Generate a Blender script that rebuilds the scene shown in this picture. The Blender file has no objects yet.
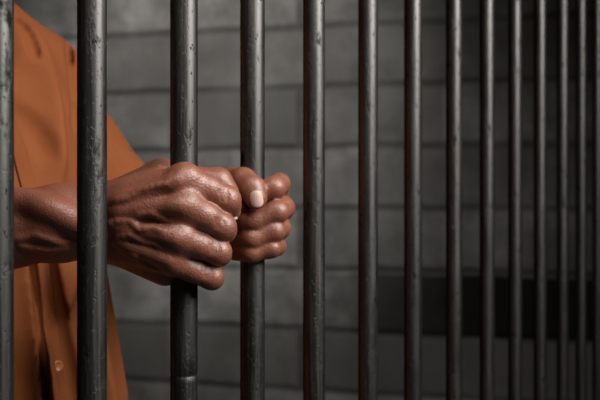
import bpy, bmesh, math, random
import numpy as np
from mathutils import Vector, Matrix

# ------------------------------------------------------------------ camera, world, lights, exposure
scene = bpy.context.scene
COL = scene.collection
EYE = 1.28                                   # camera height above the floor (metres)

cam_data = bpy.data.cameras.new('camera')
cam_data.lens = 60.0
cam_data.sensor_width = 36.0
cam_data.clip_start = 0.02
cam_data.dof.use_dof = True
cam_data.dof.focus_distance = 0.83
cam_data.dof.aperture_fstop = 9.0
cam = bpy.data.objects.new('camera', cam_data)
cam.location = (0, 0, EYE)
cam.rotation_euler = (math.radians(90), 0, 0)
COL.objects.link(cam)
scene.camera = cam

world = bpy.data.worlds.new('world')
scene.world = world
world.use_nodes = True
world.node_tree.nodes['Background'].inputs[0].default_value = (0.55, 0.53, 0.50, 1)
world.node_tree.nodes['Background'].inputs[1].default_value = 0.012

def area_light(name, loc, target, sx, sy, power, color=(1, 1, 1), spread=180):
    d = bpy.data.lights.new(name, 'AREA')
    d.shape = 'RECTANGLE'; d.size = sx; d.size_y = sy
    d.energy = power; d.color = color; d.spread = math.radians(spread)
    o = bpy.data.objects.new(name, d)
    o.location = loc
    o.rotation_euler = (Vector(target) - Vector(loc)).to_track_quat('-Z', 'Y').to_euler()
    COL.objects.link(o)
    return o

def spot_light(name, loc, target, power, angle, blend, radius, color=(1, 1, 1)):
    d = bpy.data.lights.new(name, 'SPOT')
    d.energy = power; d.color = color; d.spot_size = math.radians(angle); d.spot_blend = blend
    d.shadow_soft_size = radius
    o = bpy.data.objects.new(name, d)
    o.location = loc
    o.rotation_euler = (Vector(target) - Vector(loc)).to_track_quat('-Z', 'Y').to_euler()
    COL.objects.link(o)
    return o

# tall light standing on the right of the corridor, in front of the bars
area_light('corridor_side_light', (0.98, 0.42, 2.13), (-0.08, 0.95, 1.42), 1.05, 1.0, 22.0, (1.0, 0.97, 0.93), 120)
# corridor ceiling spot above the hands, on the viewer's side
spot_light('corridor_ceiling_spot', (-0.12, 0.12, 2.36), (-0.20, 0.95, 1.37), 33.0, 38, 1.0, 0.10, (1.0, 0.95, 0.89))
# ceiling spot in the cell, turned to the left part of the back wall
spot_light('cell_spot', (-0.75, 1.75, 2.62), (-0.30, 3.4, 1.66), 116.0, 53, 1.0, 0.12, (1.0, 0.98, 0.95))

scene.view_settings.view_transform = 'Standard'
scene.view_settings.look = 'None'
scene.view_settings.gamma = 1.0
scene.view_settings.use_curve_mapping = False
scene.view_settings.exposure = 0.0

# ------------------------------------------------------------------ helpers
def at(px, py, depth):
    """A world point seen at (px, py) of the 600x400 photograph, at its own distance in metres."""
    return np.array([(px - 300.0) * depth / 1000.0, depth, EYE + (200.0 - py) * depth / 1000.0], dtype=np.float64)

def tag(o, label=None, cat=None, group=None, kind=None):
    if label: o['label'] = label
    if cat: o['category'] = cat
    if group: o['group'] = group
    if kind: o['kind'] = kind
    return o

def link(name, me, mat, parent=None):
    o = bpy.data.objects.new(name, me)
    COL.objects.link(o)
    if mat is not None:
        me.materials.append(mat)
    if parent is not None:
        o.parent = parent
        o.matrix_parent_inverse = Matrix.Translation(parent.location).inverted()
    return o

def mesh_from(name, V, F):
    me = bpy.data.meshes.new(name)
    V = np.asarray(V, dtype=np.float32); F = np.asarray(F, dtype=np.int32)
    n = F.shape[1]
    me.vertices.add(len(V)); me.vertices.foreach_set('co', V.ravel())
    me.loops.add(F.size); me.loops.foreach_set('vertex_index', F.ravel())
    me.polygons.add(len(F))
    me.polygons.foreach_set('loop_start', np.arange(0, F.size, n, dtype=np.int32))
    me.polygons.foreach_set('use_smooth', np.ones(len(F), dtype=bool))
    me.update(calc_edges=True)
    me.validate()
    return me

def mesh_bm(name, bm, smooth=True):
    me = bpy.data.meshes.new(name)
    bmesh.ops.recalc_face_normals(bm, faces=bm.faces)
    bm.to_mesh(me); bm.free()
    if smooth:
        for p in me.polygons: p.use_smooth = True
    return me

# ---- implicit surfaces: smooth unions of tapered limbs, meshed by surface nets
class Field:
    def __init__(self, lo, hi, h):
        self.h = h
        self.lo = np.array(lo, dtype=np.float64)
        n = np.ceil((np.array(hi) - self.lo) / h).astype(int) + 1
        self.n = n
        self.ax = [(self.lo[i] + h * np.arange(n[i])).astype(np.float32) for i in range(3)]
        self.D = np.full(n, 0.06, dtype=np.float32)
    def window(self, lo, hi):
        s = []
        for i in range(3):
            a = max(0, int(math.floor((lo[i] - self.lo[i]) / self.h)))
            b = min(self.n[i], int(math.ceil((hi[i] - self.lo[i]) / self.h)) + 1)
            if b <= a: return None
            s.append(slice(a, b))
        return tuple(s)
    def coords(self, s):
        return (self.ax[0][s[0]][:, None, None], self.ax[1][s[1]][None, :, None], self.ax[2][s[2]][None, None, :])
    def put(self, s, d, k, op='add'):
        D = self.D[s]
        if op == 'add':
            if k > 0:
                hh = np.maximum(k - np.abs(D - d), 0) / k
                self.D[s] = np.minimum(D, d) - hh * hh * (k * 0.25)
            else:
                self.D[s] = np.minimum(D, d)
        else:
            d = -d
            if k > 0:
                hh = np.maximum(k - np.abs(D - d), 0) / k
                self.D[s] = np.maximum(D, d) + hh * hh * (k * 0.25)
            else:
                self.D[s] = np.maximum(D, d)
    def limb(self, a, b, ra, rb, k=0.006, op='add'):
        a = np.asarray(a); b = np.asarray(b)
        m = max(ra, rb) + max(k, 0.004) * 1.6 + 2 * self.h
        s = self.window(np.minimum(a, b) - m, np.maximum(a, b) + m)
        if s is None: return
        X, Y, Z = self.coords(s)
        ba = (b - a).astype(np.float32)
        l2 = float(ba @ ba) + 1e-12
        px, py, pz = X - np.float32(a[0]), Y - np.float32(a[1]), Z - np.float32(a[2])
        t = np.clip((px * ba[0] + py * ba[1] + pz * ba[2]) / l2, 0, 1)
        d = np.sqrt((px - t * ba[0]) ** 2 + (py - t * ba[1]) ** 2 + (pz - t * ba[2]) ** 2) - (ra + (rb - ra) * t)
        self.put(s, d.astype(np.float32), k, op)
    def chain(self, pts, k=0.006, op='add'):
        """pts: list of (point, radius)"""
        for (a, ra), (b, rb) in zip(pts[:-1], pts[1:]):
            self.limb(a, b, ra, rb, k, op)
    def ball(self, c, r, k=0.006, op='add'):
        self.limb(c, np.asarray(c) + 1e-6, r, r, k, op)
    def ellipsoid(self, c, axes, k=0.01, op='add', rot=None):
        c = np.asarray(c); m = max(axes) + k * 1.6 + 2 * self.h
        s = self.window(c - m, c + m)
        if s is None: return
        X, Y, Z = self.coords(s)
        p = [X - np.float32(c[0]), Y - np.float32(c[1]), Z - np.float32(c[2])]
        if rot is not None:
            p = [p[0] * np.float32(r[0]) + p[1] * np.float32(r[1]) + p[2] * np.float32(r[2]) for r in rot]
        k0 = np.sqrt((p[0] / axes[0]) ** 2 + (p[1] / axes[1]) ** 2 + (p[2] / axes[2]) ** 2)
        k1 = np.sqrt((p[0] / axes[0] ** 2) ** 2 + (p[1] / axes[1] ** 2) ** 2 + (p[2] / axes[2] ** 2) ** 2) + 1e-6
        d = k0 * (k0 - 1) / k1
        self.put(s, np.asarray(d, dtype=np.float32), k, op)
    def merge(self, other, k=0.0):
        self.put((slice(None),) * 3, other.D, k)
    def blank(self):
        f = Field.__new__(Field)
        f.h, f.lo, f.n, f.ax = self.h, self.lo, self.n, self.ax
        f.D = np.full(self.n, 0.06, dtype=np.float32)
        return f
    def mesh(self):
        D = self.D; S = D < 0
        nx, ny, nz = D.shape
        c = np.zeros((nx - 1, ny - 1, nz - 1), dtype=np.int8)
        corners = [(i, j, k) for i in (0, 1) for j in (0, 1) for k in (0, 1)]
        for (i, j, k) in corners:
            c += S[i:nx - 1 + i, j:ny - 1 + j, k:nz - 1 + k]
        act = (c > 0) & (c < 8)
        I, J, K = np.nonzero(act)
        idx = np.full(act.shape, -1, dtype=np.int32)
        idx[I, J, K] = np.arange(len(I))
        acc = np.zeros((len(I), 3)); cnt = np.zeros(len(I))
        for a in corners:
            for axis in range(3):
                if a[axis]: continue
                b = list(a); b[axis] = 1
                da = D[I + a[0], J + a[1], K + a[2]]; db = D[I + b[0], J + b[1], K + b[2]]
                m = (da < 0) != (db < 0)
                t = da[m] / (da[m] - db[m])
                p = np.array(a, dtype=np.float64)[None, :].repeat(m.sum(), 0)
                p[:, axis] += t
                acc[m] += p; cnt[m] += 1
        V = np.stack([I, J, K], 1) + acc / cnt[:, None]
        V = self.lo + V * self.h
        Fs = []
        for axis in range(3):
            u, v = (axis + 1) % 3, (axis + 2) % 3
            sl0 = [slice(None)] * 3; sl1 = [slice(None)] * 3
            sl0[axis] = slice(0, -1); sl1[axis] = slice(1, None)
            s0, s1 = S[tuple(sl0)], S[tuple(sl1)]
            ch = s0 != s1
            e = np.argwhere(ch)
            ok = (e[:, u] > 0) & (e[:, v] > 0) & (e[:, u] < D.shape[u] - 1) & (e[:, v] < D.shape[v] - 1)
            e = e[ok]
            flip = s0[e[:, 0], e[:, 1], e[:, 2]]
            q = []
            for (du, dv) in ((1, 1), (0, 1), (0, 0), (1, 0)):
                w = e.copy(); w[:, u] -= du; w[:, v] -= dv
                q.append(idx[w[:, 0], w[:, 1], w[:, 2]])
            q = np.stack(q, 1)
            q[~flip] = q[~flip][:, ::-1]
            Fs.append(q)
        return V, np.concatenate(Fs)

def smooth_mesh(V, F, it=1, lam=0.5):
    for _ in range(it):
        acc = np.zeros_like(V); cnt = np.zeros(len(V))
        for a, b in ((0, 1), (1, 2), (2, 3), (3, 0)):
            for i, j in ((a, b), (b, a)):
                np.add.at(acc, F[:, i], V[F[:, j]]); np.add.at(cnt, F[:, i], 1)
        V = V + lam * (acc / np.maximum(cnt, 1)[:, None] - V)
    return V

# ------------------------------------------------------------------ materials
class NT:
    def __init__(self, name):
        self.m = bpy.data.materials.new(name); self.m.use_nodes = True
        self.t = self.m.node_tree; self.n = self.t.nodes; self.b = self.n['Principled BSDF']
    def new(self, kind, **kw):
        nd = self.n.new(kind)
        for a, v in kw.items():
            if a.startswith('i_'):
                key = a[2:].replace('_', ' ')
                nd.inputs[key].default_value = v
            else: setattr(nd, a, v)
        return nd
    def l(self, a, b): self.t.links.new(a, b)
    def coord(self, scale=(1, 1, 1), loc=(0, 0, 0)):
        tc = self.new('ShaderNodeTexCoord'); mp = self.new('ShaderNodeMapping')
        mp.inputs['Scale'].default_value = scale; mp.inputs['Location'].default_value = loc
        self.l(tc.outputs['Object'], mp.inputs['Vector'])
        return mp.outputs['Vector']
    def noise(self, vec, scale, detail=4, rough=0.55):
        nd = self.new('ShaderNodeTexNoise'); nd.inputs['Scale'].default_value = scale
        nd.inputs['Detail'].default_value = detail; nd.inputs['Roughness'].default_value = rough
        self.l(vec, nd.inputs['Vector']); return nd.outputs['Fac']
    def ramp(self, fac, stops):
        nd = self.new('ShaderNodeValToRGB'); cr = nd.color_ramp
        while len(cr.elements) < len(stops): cr.elements.new(0.5)
        for e, (p, c) in zip(cr.elements, stops):
            e.position = p; e.color = c if len(c) == 4 else (*c, 1)
        self.l(fac, nd.inputs['Fac']); return nd.outputs['Color']
    def mix(self, fac, a, b, mode='MIX'):
        nd = self.new('ShaderNodeMix', data_type='RGBA', blend_type=mode)
        for sock, v in ((nd.inputs[0], fac), (nd.inputs[6], a), (nd.inputs[7], b)):
            if isinstance(v, (int, float)): sock.default_value = v
            elif isinstance(v, tuple): sock.default_value = (*v, 1) if len(v) == 3 else v
            else: self.l(v, sock)
        return nd.outputs[2]
    def math(self, op, a, b=0.0):
        nd = self.new('ShaderNodeMath', operation=op)
        for sock, v in ((nd.inputs[0], a), (nd.inputs[1], b)):
            if isinstance(v, (int, float)): sock.default_value = v
            else: self.l(v, sock)
        return nd.outputs[0]
    def bump(self, h, strength, dist, prev=None):
        nd = self.new('ShaderNodeBump'); nd.inputs['Strength'].default_value = strength
        nd.inputs['Distance'].default_value = dist
        self.l(h, nd.inputs['Height'])
        if prev is not None: self.l(prev, nd.inputs['Normal'])
        return nd.outputs['Normal']
    def set(self, **kw):
        names = {'color': 'Base Color', 'rough': 'Roughness', 'metal': 'Metallic', 'normal': 'Normal', 'spec': 'Specular IOR Level'}
        for a, v in kw.items():
            s = self.b.inputs[names.get(a, a)]
            if isinstance(v, (int, float)): s.default_value = v
            elif isinstance(v, tuple): s.default_value = (*v, 1) if len(v) == 3 else v
            else: self.l(v, s)
        return self.m

def g3(v): return (v, v, v)

def mat_steel():
    t = NT('dark_steel')
    info = t.new('ShaderNodeObjectInfo')
    add = t.new('ShaderNodeVectorMath', operation='ADD')
    tc = t.new('ShaderNodeTexCoord')
    sc = t.new('ShaderNodeVectorMath', operation='SCALE'); sc.inputs[3].default_value = 37.0
    comb = t.new('ShaderNodeCombineXYZ')
    t.l(info.outputs['Random'], comb.inputs[2]); t.l(info.outputs['Random'], comb.inputs[0])
    t.l(comb.outputs[0], sc.inputs[0])
    t.l(tc.outputs['Object'], add.inputs[0]); t.l(sc.outputs[0], add.inputs[1])
    def mapped(s):
        mp = t.new('ShaderNodeMapping'); mp.inputs['Scale'].default_value = s
        t.l(add.outputs[0], mp.inputs['Vector']); return mp.outputs['Vector']
    streak = t.noise(mapped((1, 1, 0.03)), 420, 3, 0.6)
    blot = t.noise(mapped((1, 1, 0.45)), 70, 6, 0.65)
    fine = t.noise(mapped((1, 1, 0.6)), 330, 4, 0.6)
    pits = t.ramp(blot, [(0.57, g3(0)), (0.68, g3(1))])
    fpit = t.ramp(fine, [(0.61, g3(0)), (0.68, g3(1))])
    pit = t.math('MAXIMUM', pits, fpit)
    base = t.mix(streak, (0.070, 0.068, 0.066), (0.155, 0.151, 0.146))
    col = t.mix(pit, base, (0.018, 0.016, 0.014))
    r0 = t.ramp(streak, [(0.3, g3(0.36)), (0.7, g3(0.50))])
    rough = t.mix(pit, r0, (0.7, 0.7, 0.7))
    hgt = t.math('SUBTRACT', t.math('MULTIPLY', streak, 0.25), t.math('MULTIPLY', pit, 0.7))
    nrm = t.bump(hgt, 0.35, 0.0012)
    t.b.inputs['Specular Tint'].default_value = (0.12, 0.12, 0.12, 1)
    return t.set(color=col, rough=rough, metal=1.0, normal=nrm)

def mat_skin():
    t = NT('brown_skin')
    v = t.coord()
    big = t.noise(v, 32, 4, 0.55)
    mid = t.noise(v, 160, 4, 0.6)
    vor = t.new('ShaderNodeTexVoronoi'); vor.inputs['Scale'].default_value = 620
    t.l(v, vor.inputs['Vector'])
    creases = t.noise(v, 420, 3, 0.6)
    c = t.mix(big, (0.155, 0.048, 0.027), (0.255, 0.090, 0.052))
    c = t.mix(t.ramp(mid, [(0.4, g3(0)), (0.75, g3(0.5))]), c, (0.11, 0.035, 0.020))
    hgt = t.math('ADD', t.math('MULTIPLY', vor.outputs['Distance'], 0.55), t.math('MULTIPLY', creases, 0.8))
    nrm = t.bump(hgt, 0.42, 0.0009)
    nrm = t.bump(mid, 0.12, 0.0020, nrm)
    rough = t.ramp(mid, [(0.3, g3(0.38)), (0.75, g3(0.54))])
    t.b.inputs['Subsurface Weight'].default_value = 0.10
    t.b.inputs['Subsurface Radius'].default_value = (0.006, 0.0025, 0.0015)
    t.b.inputs['Subsurface Scale'].default_value = 0.5
    return t.set(color=c, rough=rough, normal=nrm, spec=0.75)

def mat_cloth(name, ca, cb):
    t = NT(name)
    v = t.coord()
    w1 = t.new('ShaderNodeTexWave', wave_type='BANDS', bands_direction='Z'); w1.inputs['Scale'].default_value = 420
    w2 = t.new('ShaderNodeTexWave', wave_type='BANDS', bands_direction='X'); w2.inputs['Scale'].default_value = 420
    for w in (w1, w2): t.l(v, w.inputs['Vector']); w.inputs['Distortion'].default_value = 1.5
    big = t.noise(v, 9, 5, 0.6)
    weave = t.math('MULTIPLY', w1.outputs['Fac'], w2.outputs['Fac'])
    soft = t.noise(v, 55, 4, 0.6)
    col = t.mix(big, ca, cb)
    nrm = t.bump(weave, 0.15, 0.0006)
    nrm = t.bump(soft, 0.25, 0.004, nrm)
    return t.set(color=col, rough=0.85, normal=nrm, spec=0.2)

def mat_plain(name, col, rough=0.6, metal=0.0, nscale=40, amt=0.15):
    t = NT(name); v = t.coord()
    n = t.noise(v, nscale, 5, 0.6)
    d = tuple(x * (1 - amt) for x in col); u = tuple(min(1, x * (1 + amt)) for x in col)
    return t.set(color=t.mix(n, d, u), rough=rough, metal=metal, normal=t.bump(n, 0.15, 0.003))

ROW = 0.198
def mat_blockwall():
    t = NT('grey_block_wall')
    tc = t.new('ShaderNodeTexCoord')
    sep = t.new('ShaderNodeSeparateXYZ'); t.l(tc.outputs['Object'], sep.inputs[0])
    wob = t.noise(tc.outputs['Object'], 3.0, 3, 0.5)
    zz = t.math('ADD', sep.outputs['Z'], t.math('MULTIPLY', t.math('SUBTRACT', wob, 0.5), 0.03))
    comb = t.new('ShaderNodeCombineXYZ')
    t.l(sep.outputs['X'], comb.inputs[0]); t.l(t.math('ADD', zz, -0.0640), comb.inputs[1])
    def brick(width, mortar, c1, c2, cm):
        br = t.new('ShaderNodeTexBrick')
        t.l(comb.outputs[0], br.inputs['Vector'])
        br.inputs['Scale'].default_value = 1.0
        br.inputs['Brick Width'].default_value = width
        br.inputs['Row Height'].default_value = ROW
        br.inputs['Mortar Size'].default_value = mortar
        br.inputs['Mortar Smooth'].default_value = 1.0
        br.inputs['Bias'].default_value = 0.0
        for nm, c in (('Color1', c1), ('Color2', c2), ('Mortar', cm)): br.inputs[nm].default_value = (*c, 1)
        return br
    blocks = brick(0.47, 0.0, (0.10, 0.097, 0.09), (0.40, 0.39, 0.37), (0.2, 0.2, 0.2))
    joints = brick(9.0, 0.020, g3(0.0), g3(0.0), g3(1.0))
    big = t.noise(tc.outputs['Object'], 2.6, 5, 0.6)
    mid = t.noise(tc.outputs['Object'], 7.5, 6, 0.65)
    soft = t.mix(0.20, blocks.outputs['Color'], (0.225, 0.218, 0.205))
    c = t.mix(t.ramp(big, [(0.40, g3(0)), (0.62, g3(0.75))]), soft, (0.095, 0.091, 0.084))
    c = t.mix(t.ramp(mid, [(0.45, g3(0)), (0.68, g3(0.8))]), c, (0.105, 0.100, 0.092))
    jm = t.math('MULTIPLY', joints.outputs['Fac'], t.ramp(big, [(0.3, g3(0.35)), (0.6, g3(0.85))]))
    c = t.mix(jm, c, (0.055, 0.052, 0.047))
    # one near-black course low on the wall, ragged at its left end
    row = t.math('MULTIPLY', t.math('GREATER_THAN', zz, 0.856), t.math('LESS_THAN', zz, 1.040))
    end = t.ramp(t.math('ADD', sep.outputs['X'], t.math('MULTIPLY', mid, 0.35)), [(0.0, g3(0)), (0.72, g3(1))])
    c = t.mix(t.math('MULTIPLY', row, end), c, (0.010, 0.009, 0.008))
    hgt = t.math('SUBTRACT', 1.0, jm)
    nrm = t.bump(hgt, 0.8, 0.012)
    nrm = t.bump(mid, 0.4, 0.01, nrm)
    return t.set(color=c, rough=0.8, normal=nrm, spec=0.25)

STEEL = mat_steel()
SKIN = mat_skin()
SHIRT = mat_cloth('orange_cotton', (0.185, 0.053, 0.016), (0.26, 0.078, 0.024))
TROUSER = mat_cloth('orange_twill', (0.24, 0.070, 0.021), (0.31, 0.095, 0.030))
NAIL = mat_plain('fingernail', (0.46, 0.31, 0.26), 0.35, nscale=200, amt=0.1)
HAIR = mat_plain('black_hair', (0.012, 0.010, 0.009), 0.7, nscale=300, amt=0.4)
EYE_WHITE = mat_plain('eye_white', (0.62, 0.58, 0.54), 0.25, amt=0.03)
BUTTON = mat_plain('orange_button', (0.44, 0.15, 0.055), 0.4, nscale=200)
RUBBER = mat_plain('dark_canvas', (0.03, 0.03, 0.032), 0.7)
CONCRETE = mat_plain('concrete', (0.17, 0.165, 0.155), 0.75, nscale=6, amt=0.35)
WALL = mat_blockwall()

# ------------------------------------------------------------------ setting
def slab(name, lo, hi, mat, loc=(0, 0, 0), rz=0.0):
    bm = bmesh.new()
    bmesh.ops.create_cube(bm, size=1.0)
    for v in bm.verts:
        v.co = Vector(((lo[0] + hi[0]) / 2 + v.co.x * (hi[0] - lo[0]), (lo[1] + hi[1]) / 2 + v.co.y * (hi[1] - lo[1]), (lo[2] + hi[2]) / 2 + v.co.z * (hi[2] - lo[2])))
    o = link(name, mesh_bm(name, bm, False), mat)
    o.location = loc; o.rotation_euler = (0, 0, rz)
    o['kind'] = 'structure'
    return o

ROOM_H = 2.70
slab('floor', (-5, -2.5, -0.10), (4, 5.5, 0.0), CONCRETE)
slab('ceiling', (-5, -2.5, ROOM_H), (4, 5.5, ROOM_H + 0.1), CONCRETE)
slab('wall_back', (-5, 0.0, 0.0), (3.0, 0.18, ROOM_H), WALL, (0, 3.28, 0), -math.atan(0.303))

# ------------------------------------------------------------------ cell bars
BAR0 = np.array([-0.158, 0.759]); BDIR = np.array([0.527, 0.850]) / math.hypot(0.527, 0.850)
bar_px = [-3, 92, 184, 252.5, 314, 368, 413, 454, 487, 515, 540, 562.5, 581, 597.5]
def bar_xy(px):
    u = (px - 300.0) / 1000.0
    t = (u * BAR0[1] - BAR0[0]) / (BDIR[0] - BDIR[1] * u)
    return BAR0 + BDIR * t
bar_labels = [
    'steel cell bar at the left edge, in front of the bare forearm',
    'scuffed dark steel cell bar in front of the wrist, between forearm and fist',
    'steel cell bar gripped by the nearer fist, with a joint line near its foot',
    'steel cell bar gripped by the farther hand with the visible thumbnail',
    'mottled grey steel cell bar just right of both hands, touched by neither',
    'smooth steel cell bar, second one to the right of the hands',
    'rust-pitted steel cell bar, third one to the right of the hands',
    'slim-looking steel cell bar, fourth one to the right of the hands',
    'shadowed steel cell bar, fifth one to the right of the hands',
    'dim steel cell bar, fifth one in from the right edge',
    'dim steel cell bar, fourth one in from the right edge',
    'dim steel cell bar, third one in from the right edge',
    'nearly black steel cell bar, second one in from the right edge',
    'farthest and darkest steel cell bar, last one at the right edge',
]
def lathe_bar(name, r, grooves, seed):
    rnd = random.Random(seed)
    prof = []
    zs = set(np.linspace(0, ROOM_H, 109).tolist())
    for g in grooves:
        for dz in (-0.0016, -0.0008, 0.0008, 0.0016): zs.add(g + dz)
    for z in sorted(zs):
        rr = r * (1 + rnd.uniform(-0.004, 0.004))
        for g in grooves:
            if abs(z - g) < 0.001: rr = r * 0.965
        prof.append((z, rr))
    n = 48
    V = [(rr * math.cos(2 * math.pi * i / n), rr * math.sin(2 * math.pi * i / n), z) for z, rr in prof for i in range(n)]
    bm = bmesh.new()
    vs = [bm.verts.new(v) for v in V]
    for k in range(len(prof) - 1):
        for i in range(n):
            j = (i + 1) % n
            bm.faces.new((vs[k * n + i], vs[k * n + j], vs[(k + 1) * n + j], vs[(k + 1) * n + i]))
    bm.faces.new([vs[i] for i in reversed(range(n))])
    bm.faces.new([vs[(len(prof) - 1) * n + i] for i in range(n)])
    return mesh_bm(name, bm)
for k, px in enumerate(bar_px):
    p = bar_xy(px)
    r = (0.0112 if k < 2 else 0.0119) - 0.00016 * max(0, k - 1)
    me = lathe_bar('cell_bar', r, [1.131] if k == 2 else [], 7 + k)
    b = link('cell_bar', me, STEEL)
    b.location = (p[0], p[1], 0.0)
    b.rotation_euler = (0, 0, 0.9 * k)
    tag(b, bar_labels[k], 'bar', 'cell bars')

# ------------------------------------------------------------------ the prisoner
L = np.array([0.635, 0.773, 0.0]); L /= np.linalg.norm(L)      # towards his left
F = np.array([L[1], -L[0], 0.0])                               # the way he faces
UP = np.array([0, 0, 1.0])
MID = np.array([-0.43, 1.11, 0.0])                             # between the shoulders, in plan
SHO_R = np.array([-0.545, 0.97, 1.415]); SHO_L = np.array([-0.338, 1.25, 1.412])
ELB_R = np.array([-0.430, 0.880, 1.235]); ELB_L = np.array([-0.172, 1.22, 1.228])

person = bpy.data.objects.new('person', None)
person.location = tuple(MID + F * 0.02)
COL.objects.link(person)
tag(person, 'person in an orange shirt standing behind the bars, both hands gripping them', 'person')

V_all, F_all = [], []
def collect(V, Fc):
    off = sum(len(v) for v in V_all)
    V_all.append(V); F_all.append(Fc + off)

mm = 0.001
def J(px, py, d, r): return (at(px, py, d), r * mm)

# ---- right hand, nearest: grips the third bar from the left
h = 0.0012
allp = [at(95, 150, 0.80), at(245, 295, 0.93), ELB_R - 0.05, SHO_R + 0.02, ELB_R + 0.05]
fld = Field([-0.62, 0.785, 1.16], [-0.04, 1.03, 1.44], 0.0014)
arm = fld
# forearm and wrist
W_rad = J(106, 209, 0.853, 21.5); W_uln = J(106, 234, 0.855, 20.5)
arm.chain([W_rad, J(60, 213, 0.860, 23), J(13, 219, 0.866, 24.5), (ELB_R + np.array([0.10, -0.004, 0.012]), 0.033), (ELB_R + np.array([0.012, 0, 0.0]), 0.036)], 0.012)
arm.chain([W_uln, J(60, 236, 0.862, 20.5), J(13, 238, 0.868, 23), (ELB_R + np.array([0.09, 0.004, -0.012]), 0.033), (ELB_R, 0.034)], 0.012)
arm.chain([J(106, 222, 0.851, 21), J(60, 224, 0.855, 23.5), J(13, 229, 0.861, 26), (ELB_R + np.array([0.10, 0, 0]), 0.034)], 0.012)
arm.chain([(ELB_R, 0.038), (ELB_R * 0.55 + SHO_R * 0.45, 0.047), (SHO_R, 0.052)], 0.02)
# back of the hand
arm.chain([J(108, 202, 0.847, 16), J(184, 179, 0.826, 11.5)], 0.007)
arm.chain([J(108, 214, 0.844, 17), J(185, 205, 0.820, 11.5)], 0.007)
arm.chain([J(108, 228, 0.846, 17), J(178, 237, 0.822, 11)], 0.007)
arm.chain([J(110, 240, 0.852, 16), J(172, 261, 0.830, 10)], 0.007)
# heel of the hand, palm, base of the thumb
arm.chain([J(118, 244, 0.862, 18), J(165, 269, 0.852, 14.5)], 0.009)
arm.chain([J(135, 222, 0.858, 20), J(152, 225, 0.852, 17)], 0.012)
arm.chain([J(116, 199, 0.866, 16.5), J(162, 177, 0.882, 15.5)], 0.010)
arm.chain([J(140, 190, 0.850, 13), J(161, 178, 0.848, 11)], 0.010)
# thumb
thumb = fld.blank()
thumb.chain([J(160, 178, 0.884, 15), J(190, 180, 0.893, 12.5), J(218, 182, 0.898, 12.4), J(226, 193, 0.897, 10.5), J(232, 211, 0.892, 8.0)], 0.005)
arm.merge(thumb, 0.008)
# flesh between the knuckle bones
arm.chain([J(112, 208, 0.849, 17), J(178, 191, 0.826, 11.5)], 0.012)
arm.chain([J(112, 221, 0.848, 17), J(176, 221, 0.825, 11.5)], 0.012)
arm.chain([J(112, 234, 0.852, 17), J(168, 249, 0.8295, 11.5)], 0.012)
# knuckles
for c in (J(186, 178, 0.820, 9.5), J(187, 206, 0.815, 9), J(180, 238, 0.818, 8.5), J(174, 261, 0.826, 8)):
    arm.ball(c[0], c[1], 0.010)
# sinews and veins on the back of the hand
def cord(f, pts, k=0.004):
    f.chain([J(*p) for p in pts], k)
def skin_depth(f, px, py, d0=0.78, d1=0.95):
    """distance at which the line of sight first meets the surface so far"""
    ds = np.arange(d0, d1, 0.0005)
    P = np.stack([(px - 300.0) * ds / 1000.0, ds, EYE + (200.0 - py) * ds / 1000.0], 1)
    q = (P - f.lo) / f.h
    ok = np.all((q >= 0) & (q < f.n - 1.001), axis=1)
    q = np.clip(q, 0, f.n - 1.001)
    I = q.astype(int); w = q - I
    v = np.zeros(len(ds))
    for a in (0, 1):
        for b in (0, 1):
            for c in (0, 1):
                wt = (w[:, 0] if a else 1 - w[:, 0]) * (w[:, 1] if b else 1 - w[:, 1]) * (w[:, 2] if c else 1 - w[:, 2])
                v += wt * f.D[I[:, 0] + a, I[:, 1] + b, I[:, 2] + c]
    v = np.where(ok, v, 1.0)
    hit = np.nonzero(v < 0)[0]
    return ds[hit[0]] if len(hit) else None
def vein(f, pts, r, sink, k=0.003, step=5.0):
    """a cord that follows the skin, sunk by a part of its radius"""
    out = []
    for (x0, y0), (x1, y1) in zip(pts[:-1], pts[1:]):
        n = max(1, int(math.hypot(x1 - x0, y1 - y0) / step))
        out += [(x0 + (x1 - x0) * i / n, y0 + (y1 - y0) * i / n) for i in range(n)]
    out.append(pts[-1])
    ch = []
    for i, (x, y) in enumerate(out):
        d = skin_depth(f, x, y)
        if d is None: continue
        e = min(i, len(out) - 1 - i)
        rr = r * (0.7 if e == 0 else 1.0)
        ch.append((at(x, y, d + (sink * rr) * mm), rr * mm))
    f.chain(ch, k)
def furrow(f, pts, r, depth, k=0.002, step=3.0):
    """a crease pressed into the skin"""
    out = []
    for (x0, y0), (x1, y1) in zip(pts[:-1], pts[1:]):
        n = max(1, int(math.hypot(x1 - x0, y1 - y0) / step))
        out += [(x0 + (x1 - x0) * i / n, y0 + (y1 - y0) * i / n) for i in range(n)]
    out.append(pts[-1])
    ch = []
    for x, y in out:
        d = skin_depth(f, x, y)
        if d is not None: ch.append((at(x, y, d - (r - depth) * mm - k * 0.25), r * mm))
    f.chain(ch, k, 'cut')
vein(arm, [(112, 205), (150, 193), (178, 181)], 3.4, 0.55, 0.008)
vein(arm, [(112, 214), (150, 208), (180, 206)], 3.4, 0.55, 0.008)
vein(arm, [(112, 226), (150, 232), (174, 238)], 3.4, 0.55, 0.008)
vein(arm, [(118, 240), (150, 253), (168, 260)], 3.0, 0.55, 0.008)
V1 = [(104, 226), (118, 221), (131, 222), (140, 215), (152, 213), (165, 219), (176, 220)]
V2 = [(118, 237), (131, 235), (143, 241), (156, 244), (168, 250)]
V3 = [(131, 222), (139, 229), (152, 228), (163, 231)]
V4 = [(112, 202), (128, 198), (140, 191), (152, 187), (166, 184)]
V5 = [(122, 252), (136, 256), (148, 265), (160, 270)]
for vv in (V1, V2, V3, V4, V5): vein(arm, vv, 2.1, 0.35, 0.003)
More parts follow.
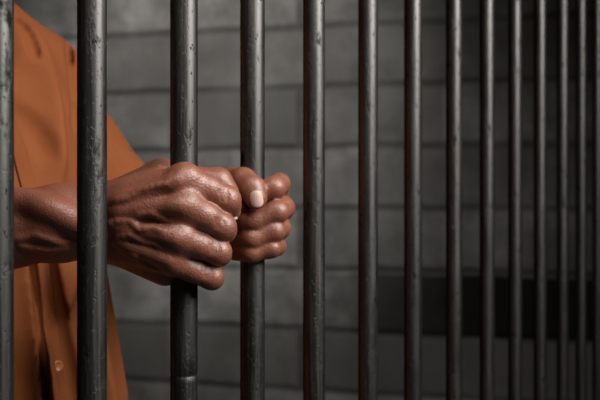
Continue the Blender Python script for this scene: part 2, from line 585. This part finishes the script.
# forearm ridge and vein
vein(arm, [(8, 200), (30, 203), (56, 211), (80, 224), (100, 231)], 5, 0.75, 0.012)
vein(arm, [(14, 240), (36, 235), (62, 243), (84, 240)], 1.8, 0.6, 0.004)
vein(arm, [(20, 246), (50, 250), (72, 247)], 1.8, 0.3, 0.004)
# fingers
fing = fld.blank()
R_F = {
 'index':  [J(184, 179, 0.826, 11.6), J(206, 189, 0.830, 11.4), J(226, 200, 0.838, 11.8), J(227, 205, 0.850, 11.2), J(222, 206, 0.868, 9.5), J(200, 204, 0.877, 8)],
 'middle': [J(186, 206, 0.819, 11.6), J(206, 217, 0.825, 11.2), J(222, 227, 0.833, 11.4), J(223, 230, 0.846, 10.8), J(219, 230, 0.866, 9), J(198, 228, 0.876, 8)],
 'ring':   [J(179, 237, 0.821, 11.2), J(199, 245, 0.827, 10.6), J(218, 252, 0.835, 10.7), J(219, 254, 0.848, 10.0), J(215, 254, 0.866, 8.5), J(196, 252, 0.876, 7.5)],
 'pinky':  [J(173, 261, 0.829, 10.2), J(193, 270, 0.834, 9.8), J(211, 277, 0.840, 10.0), J(212, 278, 0.850, 9.4), J(208, 278, 0.864, 8), J(192, 276, 0.874, 7)],
}
for nm, ch in R_F.items():
    one = fld.blank()
    one.chain(ch, 0.005)
    fing.merge(one, 0.0014)
arm.merge(fing, 0.008)
# skin folds over the middle finger joints
for (x, y) in ((226, 196), (222, 224), (217, 249), (210, 274)):
    for dx in (-5, -1.5, 2):
        furrow(arm, [(x + dx - 1.5, y - 6), (x + dx + 1, y), (x + dx - 0.5, y + 5)], 1.6, 0.40, 0.001, 2.0)
V, Fc = arm.mesh(); V = smooth_mesh(V, Fc, 1, 0.3)
collect(V, Fc)

# ---- left hand, farther: grips the fourth bar
fld = Field([-0.40, 0.885, 1.15], [0.0, 1.34, 1.48], 0.0016)
arm = fld
WL = at(219, 222, 1.012)
arm.chain([(WL + np.array([0, 0, 0.012]), 0.023), (WL * 0.5 + ELB_L * 0.5 + np.array([0, 0, 0.01]), 0.032), (ELB_L, 0.036)], 0.012)
arm.chain([(WL - np.array([0, 0, 0.012]), 0.022), (WL * 0.5 + ELB_L * 0.5 - np.array([0, 0, 0.01]), 0.030), (ELB_L, 0.036)], 0.012)
arm.chain([(ELB_L, 0.038), (ELB_L * 0.55 + SHO_L * 0.45, 0.046), (SHO_L, 0.052)], 0.02)
MC = {'index': J(277, 188, 0.972, 11), 'middle': J(283, 208, 0.978, 11), 'ring': J(279, 228, 0.977, 10.5), 'pinky': J(273, 246, 0.974, 9.5)}
for (nm, e), wy in zip(MC.items(), (208, 216, 225, 234)):
    arm.chain([J(222, wy, 1.008, 15), e], 0.008)
arm.chain([J(222, 228, 1.0, 17), J(243, 240, 0.975, 14)], 0.009)
arm.chain([J(222, 206, 1.0, 16), J(217, 184, 0.962, 13.5)], 0.009)
arm.chain([J(232, 200, 0.985, 14), J(250, 196, 0.982, 12)], 0.009)
fing = fld.blank()
L_F = {
 'index':  [MC['index'], J(279, 184, 0.945, 10.2), J(274, 188, 0.928, 10.6), J(257, 194, 0.927, 10.0), J(240, 195, 0.936, 7.8)],
 'middle': [MC['middle'], J(282, 208, 0.942, 10.4), J(277, 212, 0.924, 10.4), J(254, 221, 0.922, 10.4), J(235, 222, 0.935, 8)],
 'ring':   [MC['ring'], J(280, 228, 0.942, 9.8), J(274, 231, 0.924, 9.9), J(253, 239, 0.922, 9.8), J(233, 239, 0.935, 7.5)],
 'pinky':  [MC['pinky'], J(276, 246, 0.944, 9.0), J(271, 248, 0.926, 9.0), J(252, 253, 0.924, 9.0), J(234, 253, 0.936, 7)],
}
for nm, ch in L_F.items():
    one = fld.blank(); one.chain(ch, 0.004); fing.merge(one, 0.0012)
arm.merge(fing, 0.005)
thumb = fld.blank()
TIP = J(256, 198, 0.908, 10.4)
thumb.chain([J(217, 184, 0.962, 13), J(230, 180, 0.942, 11.5), J(243, 181, 0.921, 11.8), J(252, 188, 0.911, 11.2), TIP], 0.005)
arm.merge(thumb, 0.003)
V, Fc = arm.mesh(); V = smooth_mesh(V, Fc, 1, 0.4)
collect(V, Fc)

# ---- trunk, neck and head
def centre(z):
    zs = [0.85, 1.06, 1.30, 1.46, 1.60]
    off = [0.050, 0.060, 0.028, 0.0, 0.01]
    return MID[:, None, None, None] + F[:, None, None, None] * np.interp(z, zs, off)[None]
def trunk(f, zs, aa, bb, zlo, zhi, k=0.02):
    m = 0.30
    s = f.window((MID[0] - m, MID[1] - m, zlo - 0.03), (MID[0] + m + 0.06, MID[1] + m, zhi + 0.03))
    X, Y, Z = f.coords(s)
    c = centre(Z)
    dx, dy = X - c[0], Y - c[1]
    l = dx * L[0] + dy * L[1]; q = dx * F[0] + dy * F[1]
    a = np.interp(Z, zs, aa); b = np.interp(Z, zs, bb)
    e = 2.4
    rr = (np.abs(l / a) ** e + np.abs(q / b) ** e) ** (1 / e)
    d = (rr - 1) * np.minimum(a, b)
    d = np.maximum(d, np.maximum(zlo - Z, Z - zhi))
    f.put(s, d.astype(np.float32), k)
HEAD = MID + F * 0.045 + UP * 1.655
body = Field([-0.72, 0.80, 0.80], [-0.10, 1.42, 1.83], 0.004)
trunk(body, [0.8, 0.95, 1.10, 1.30, 1.42, 1.50], [0.155, 0.165, 0.155, 0.165, 0.160, 0.08], [0.105, 0.11, 0.10, 0.115, 0.10, 0.07], 0.84, 1.50)
for S in (SHO_R, SHO_L):
    body.limb(MID + UP * 1.46, S + UP * 0.0, 0.055, 0.045, 0.03)
body.limb(MID + UP * 1.44, HEAD - UP * 0.08 - F * 0.015, 0.062, 0.056, 0.03)
rot = [L, F, UP]
V, Fc = body.mesh(); collect(V, Fc)
body = Field(HEAD + np.array([-0.14, -0.14, -0.20]), HEAD + np.array([0.14, 0.14, 0.14]), 0.002)
body.limb(MID + UP * 1.47, HEAD - UP * 0.08 - F * 0.015, 0.060, 0.056, 0.03)
body.ellipsoid(HEAD + UP * 0.03 - F * 0.005, (0.075, 0.097, 0.085), 0.02, rot=rot)
body.ellipsoid(HEAD - UP * 0.045 + F * 0.025, (0.058, 0.068, 0.070), 0.03, rot=rot)
body.limb(HEAD - UP * 0.098 + F * 0.078, HEAD - UP * 0.095 + F * 0.072, 0.020, 0.020, 0.02)
body.limb(HEAD + UP * 0.008 + F * 0.092, HEAD - UP * 0.030 + F * 0.112, 0.009, 0.013, 0.012)
for sgn in (-1, 1):
    body.ball(HEAD - UP * 0.036 + F * 0.100 + L * 0.013 * sgn, 0.009, 0.006)
    body.ball(HEAD + UP * 0.005 + F * 0.098 + L * 0.032 * sgn, 0.015, 0.010, 'cut')
    body.limb(HEAD + UP * 0.026 + F * 0.092 + L * 0.015 * sgn, HEAD + UP * 0.026 + F * 0.078 + L * 0.050 * sgn, 0.007, 0.007, 0.010)
    body.ellipsoid(HEAD - UP * 0.008 - F * 0.012 + L * 0.078 * sgn, (0.010, 0.018, 0.030), 0.006, rot=rot)
    body.ball(HEAD - UP * 0.026 + F * 0.064 + L * 0.040 * sgn, 0.018, 0.03)
body.limb(HEAD - UP * 0.062 + F * 0.088 - L * 0.020, HEAD - UP * 0.062 + F * 0.088 + L * 0.020, 0.006, 0.006, 0.008)
body.limb(HEAD - UP * 0.074 + F * 0.087 - L * 0.017, HEAD - UP * 0.074 + F * 0.087 + L * 0.017, 0.007, 0.007, 0.008)
for sgn in (-1, 1):                      # lids around the eyes
    ec = HEAD + UP * 0.005 + F * 0.081 + L * 0.032 * sgn
    body.ball(ec, 0.0140, 0.003)
    body.ellipsoid(ec + F * 0.010, (0.0125, 0.016, 0.0046), 0.001, 'cut', rot=rot)
V, Fc = body.mesh(); collect(V, Fc)

body_me = mesh_from('body', np.concatenate(V_all), np.concatenate(F_all))
body_o = link('body', body_me, SKIN, person)

# ---- eyes and hair (outside the photograph, kept simple)
for sgn in (-1, 1):
    bm = bmesh.new(); bmesh.ops.create_uvsphere(bm, u_segments=20, v_segments=12, radius=0.012)
    bmesh.ops.translate(bm, verts=bm.verts, vec=Vector(HEAD + UP * 0.005 + F * 0.081 + L * 0.032 * sgn))
    eye = link('eye', mesh_bm('eye', bm), EYE_WHITE, person)
    bm = bmesh.new(); bmesh.ops.create_uvsphere(bm, u_segments=20, v_segments=12, radius=0.0058)
    bmesh.ops.translate(bm, verts=bm.verts, vec=Vector(HEAD + UP * 0.005 + F * 0.0880 + L * 0.032 * sgn))
    iris = link('iris', mesh_bm('iris', bm), HAIR)
    iris.parent = eye
    iris.matrix_parent_inverse = (Matrix.Translation(person.location) @ eye.matrix_parent_inverse).inverted()
hair = Field(HEAD - 0.15, HEAD + 0.16, 0.004)
hair.ellipsoid(HEAD + UP * 0.036 - F * 0.012, (0.081, 0.101, 0.088), 0.01, rot=rot)
s = hair.window(HEAD - 0.15, HEAD + 0.16); X, Y, Z = hair.coords(s)
q = (X - HEAD[0]) * F[0] + (Y - HEAD[1]) * F[1]
hair.D = np.maximum(hair.D, (0.035 + 0.75 * q - 0.0 - (Z - HEAD[2])).astype(np.float32) * 0.75)
V, Fc = hair.mesh(); link('hair', mesh_from('hair', V, Fc), HAIR, person)

# ---- thumbnail of the far hand
def nail(c, along, out, ln, wd, th):
    along = np.asarray(along) / np.linalg.norm(along)
    out = np.asarray(out) - along * np.dot(out, along); out /= np.linalg.norm(out)
    side = np.cross(along, out)
    bm = bmesh.new(); bmesh.ops.create_uvsphere(bm, u_segments=24, v_segments=14, radius=1.0)
    for v in bm.verts:
        x, y, z = v.co
        sx = math.copysign(abs(x) ** 0.75, x); sy = math.copysign(abs(y) ** 0.75, y)
        p = c + side * (sx * wd) + along * (sy * ln) + out * (z * th - (sx * wd) ** 2 / (2 * 0.0085))
        v.co = Vector(p)
    return mesh_bm('fingernail', bm)
nl = link('fingernail', nail(at(257, 199, 0.8975), (0.18, 0.05, -1), np.array([0.18, -1.0, 0.02]), 0.0078, 0.0060, 0.0012), NAIL, person)
nl['label'] = 'pale thumbnail'
nl2 = link('fingernail', nail(at(234.5, 215, 0.8875), np.array([0.3, 0, -1]), np.array([0.8, -0.6, -0.2]), 0.0045, 0.0042, 0.001), NAIL, person)

# ------------------------------------------------------------------ shirt
sh = Field([-0.76, 0.76, 0.80], [-0.08, 1.46, 1.60], 0.0032)
trunk(sh, [0.84, 1.06, 1.25, 1.38, 1.45, 1.52], [0.215, 0.205, 0.188, 0.182, 0.155, 0.085], [0.170, 0.158, 0.146, 0.135, 0.110, 0.075], 0.86, 1.52, 0.02)
for S, E in ((SHO_R, ELB_R), (SHO_L, ELB_L)):
    sh.limb(MID + UP * 1.475, S + UP * 0.012, 0.066, 0.062, 0.04)
    sh.limb(MID * 0.5 + S * 0.5 * np.array([1, 1, 0]) + UP * 1.458, S + UP * 0.013, 0.068, 0.065, 0.02)
    end = S + (E - S) * 0.72
    sh.chain([(S + UP * 0.004, 0.064), (S * 0.5 + end * 0.5, 0.049), (end, 0.051)], 0.03)
    d = (E - S) / np.linalg.norm(E - S)
    sh.limb(end + d * 0.062, end + d * 0.16, 0.085, 0.085, 0.002, 'cut')
    sh.limb(end + d * 0.035, end + d * 0.10, 0.047, 0.047, 0.002, 'cut')
# neckline
sh.limb(MID + UP * 1.50 + F * 0.02, MID + UP * 1.62 + F * 0.03, 0.066, 0.075, 0.006, 'cut')
def cloth_line(pts, r, lift, op, k, step=6.0):
    out = []
    for (x0, y0), (x1, y1) in zip(pts[:-1], pts[1:]):
        n = max(1, int(math.hypot(x1 - x0, y1 - y0) / step))
        out += [(x0 + (x1 - x0) * i / n, y0 + (y1 - y0) * i / n) for i in range(n)]
    out.append(pts[-1])
    ch = []
    for i, (x, y) in enumerate(out):
        d = skin_depth(sh, x, y, 0.85, 1.45)
        if d is not None: ch.append((at(x, y, d - lift * mm), r * mm))
    sh.chain(ch, k, op)
def cloth_points(pts, step=6.0):
    out = []
    for (x0, y0), (x1, y1) in zip(pts[:-1], pts[1:]):
        n = max(1, int(math.hypot(x1 - x0, y1 - y0) / step))
        out += [(x0 + (x1 - x0) * i / n, y0 + (y1 - y0) * i / n) for i in range(n)]
    out.append(pts[-1])
    return [(x, y, skin_depth(sh, x, y, 0.85, 1.45)) for x, y in out]
def crease(pts, r, depth, k=0.012):
    lifts = [r - depth + k * 250]
    while lifts[-1] < r * 0.8: lifts.append(lifts[-1] + r)
    P = [p for p in cloth_points(pts) if p[2] is not None]
    for lf in lifts: sh.chain([(at(x, y, d - lf * mm), r * mm) for x, y, d in P], k, 'cut')
def ridge(pts, r, height, k=0.014): cloth_line(pts, r, height - r - k * 250, 'add', k)
# hanging folds of the front below the arms
ridge([(56, 262), (72, 330), (88, 420)], 14, 9, 0.030)
ridge([(26, 262), (30, 330), (38, 420)], 13, 7, 0.030)
ridge([(58, 270), (72, 320), (82, 360), (94, 425)], 16, 12, 0.020)
crease([(42, 255), (51, 300), (60, 335), (68, 370), (80, 425)], 6, 20, 0.010)
crease([(96, 270), (99, 330), (101, 420)], 12, 6, 0.022)
crease([(14, 262), (18, 330), (22, 420)], 12, 13, 0.018)
# folds at the shoulder and across the chest
ridge([(20, 40), (30, 90), (36, 170)], 14, 5, 0.030)
crease([(44, 70), (50, 110), (54, 175)], 16, 5, 0.030)
crease([(20, 110), (34, 124), (46, 150)], 9, 4, 0.016)
# seam of the sleeve
crease([(68, 45), (69, 58)], 3.8, 18, 0.002)
crease([(68, 42), (70, 60), (73, 90), (75, 130)], 4, 5, 0.003)
crease([(6, 15), (14, 17), (22, 24), (29, 33), (34, 46), (36, 54)], 4.5, 10, 0.004)
# shadowed gap along the edge of the button front
crease([(30, 246), (37, 300), (43, 350), (50, 425)], 3.8, 16.0, 0.002)
V, Fc = sh.mesh(); V = smooth_mesh(V, Fc, 2, 0.5)
shirt = link('shirt', mesh_from('shirt', V, Fc), SHIRT, person)
def button(px, py):
    d = skin_depth(sh, px, py, 0.85, 1.45)
    c = at(px, py, d - 0.0045)
    bm = bmesh.new()
    prof = [(0.0, 0.0022), (0.0035, 0.0022), (0.0045, 0.0030), (0.0055, 0.0026), (0.0060, 0.0012), (0.0058, -0.0008), (0.0, -0.0008)]
    rings = [[bm.verts.new((r * math.cos(a * math.pi / 12), r * math.sin(a * math.pi / 12), z)) for a in range(24)] for r, z in prof[1:-1]]
    for A, B in zip(rings[:-1], rings[1:]):
        for i in range(24): bm.faces.new((A[i], A[(i + 1) % 24], B[(i + 1) % 24], B[i]))
    bm.faces.new(rings[0]); bm.faces.new(rings[-1][::-1])
    q = Vector(F * 0.9 + UP * 0.02 - np.array([0, 0.35, 0])).to_track_quat('Z', 'Y')
    bmesh.ops.rotate(bm, verts=bm.verts, cent=(0, 0, 0), matrix=q.to_matrix())
    bmesh.ops.translate(bm, verts=bm.verts, vec=Vector(c))
    b = link('button', mesh_bm('button', bm), BUTTON)
    b.parent = shirt
    b.matrix_parent_inverse = (Matrix.Translation(person.location) @ shirt.matrix_parent_inverse).inverted()
button(57, 366)

def placket():
    """the double strip of cloth that carries the buttons, lying on the front of the shirt"""
    left = [(-48, 30), (-27, 60), (-5, 100), (12, 150), (25, 200), (33, 246), (40, 300), (46, 350), (50, 385), (55, 430)]
    rows = []
    ys = np.linspace(34, 430, 120)
    xs = np.interp(ys, [p[1] for p in left], [p[0] for p in left])
    nw = 8
    for y, x in zip(ys, xs):
        ds = [skin_depth(sh, x + 15.0 * i / nw, y, 0.85, 1.45) for i in range(nw + 1)]
        rows.append([(x + 15.0 * i / nw, y, d) for i, d in enumerate(ds)])
    D = np.array([[c[2] if c[2] else np.nan for c in r] for r in rows], dtype=float)
    D[np.isnan(D)] = np.nanmedian(D)
    for _ in range(3):                       # the stiff strip bridges small dips
        D[1:-1] = (D[:-2] + D[1:-1] * 2 + D[2:]) / 4
    V, Q = [], []
    m = nw + 1
    for r, dr in zip(rows, D):
        for i, (c, d) in enumerate(zip(r, dr)): V.append(at(c[0], c[1], d - 0.0035 + (0.003 if i == nw else 0)))
    for r, dr in zip(rows, D):
        for c, d in zip(r, dr): V.append(at(c[0], c[1], d + 0.002))
    n = len(rows); o = n * m
    for k in range(n - 1):
        for i in range(nw):
            a = k * m + i
            Q.append((a, a + m, a + m + 1, a + 1)); Q.append((o + a, o + a + 1, o + a + m + 1, o + a + m))
        a = k * m; Q.append((a, o + a, o + a + m, a + m))
        a = k * m + nw; Q.append((a, a + m, o + a + m, o + a))
    bm = bmesh.new(); vs = [bm.verts.new(v) for v in V]
    for f in Q: bm.faces.new([vs[i] for i in f])
    b = link('placket', mesh_bm('placket', bm), SHIRT)
    b.parent = shirt
    b.matrix_parent_inverse = (Matrix.Translation(person.location) @ shirt.matrix_parent_inverse).inverted()
placket()

# ------------------------------------------------------------------ trousers and shoes (below the picture)
tr = Field([-0.72, 0.78, 0.03], [-0.10, 1.42, 0.98], 0.007)
hip = MID + F * 0.05
tr.limb(hip + UP * 0.90 - L * 0.07, hip + UP * 0.90 + L * 0.07, 0.115, 0.115, 0.03)
for sgn in (-1, 1):
    ank = MID + F * 0.0 + L * 0.10 * sgn + UP * 0.08
    tr.chain([(hip + UP * 0.86 + L * 0.085 * sgn, 0.095), (MID + F * 0.035 + L * 0.095 * sgn + UP * 0.48, 0.070), (ank, 0.058)], 0.03)
    shoe = Field(MID - 0.5, MID + 0.5, 0.006)
    sf = Field(np.array([ank[0] - 0.25, ank[1] - 0.25, 0.0]) - np.array([0, 0, 0.02]), np.array([ank[0] + 0.25, ank[1] + 0.25, 0.16]), 0.005)
    sf.chain([(ank - F * 0.03 - UP * 0.045, 0.036), (ank + F * 0.06 - UP * 0.045, 0.042), (ank + F * 0.15 - UP * 0.050, 0.034)], 0.02)
    sf.limb(ank - UP * 0.03, ank + UP * 0.02, 0.040, 0.040, 0.02)
    sf.D = np.maximum(sf.D, (0.001 - sf.ax[2])[None, None, :])
    V, Fc = sf.mesh(); link('shoe', mesh_from('shoe', V, Fc), RUBBER, person)
V, Fc = tr.mesh(); link('trousers', mesh_from('trousers', V, Fc), TROUSER, person)
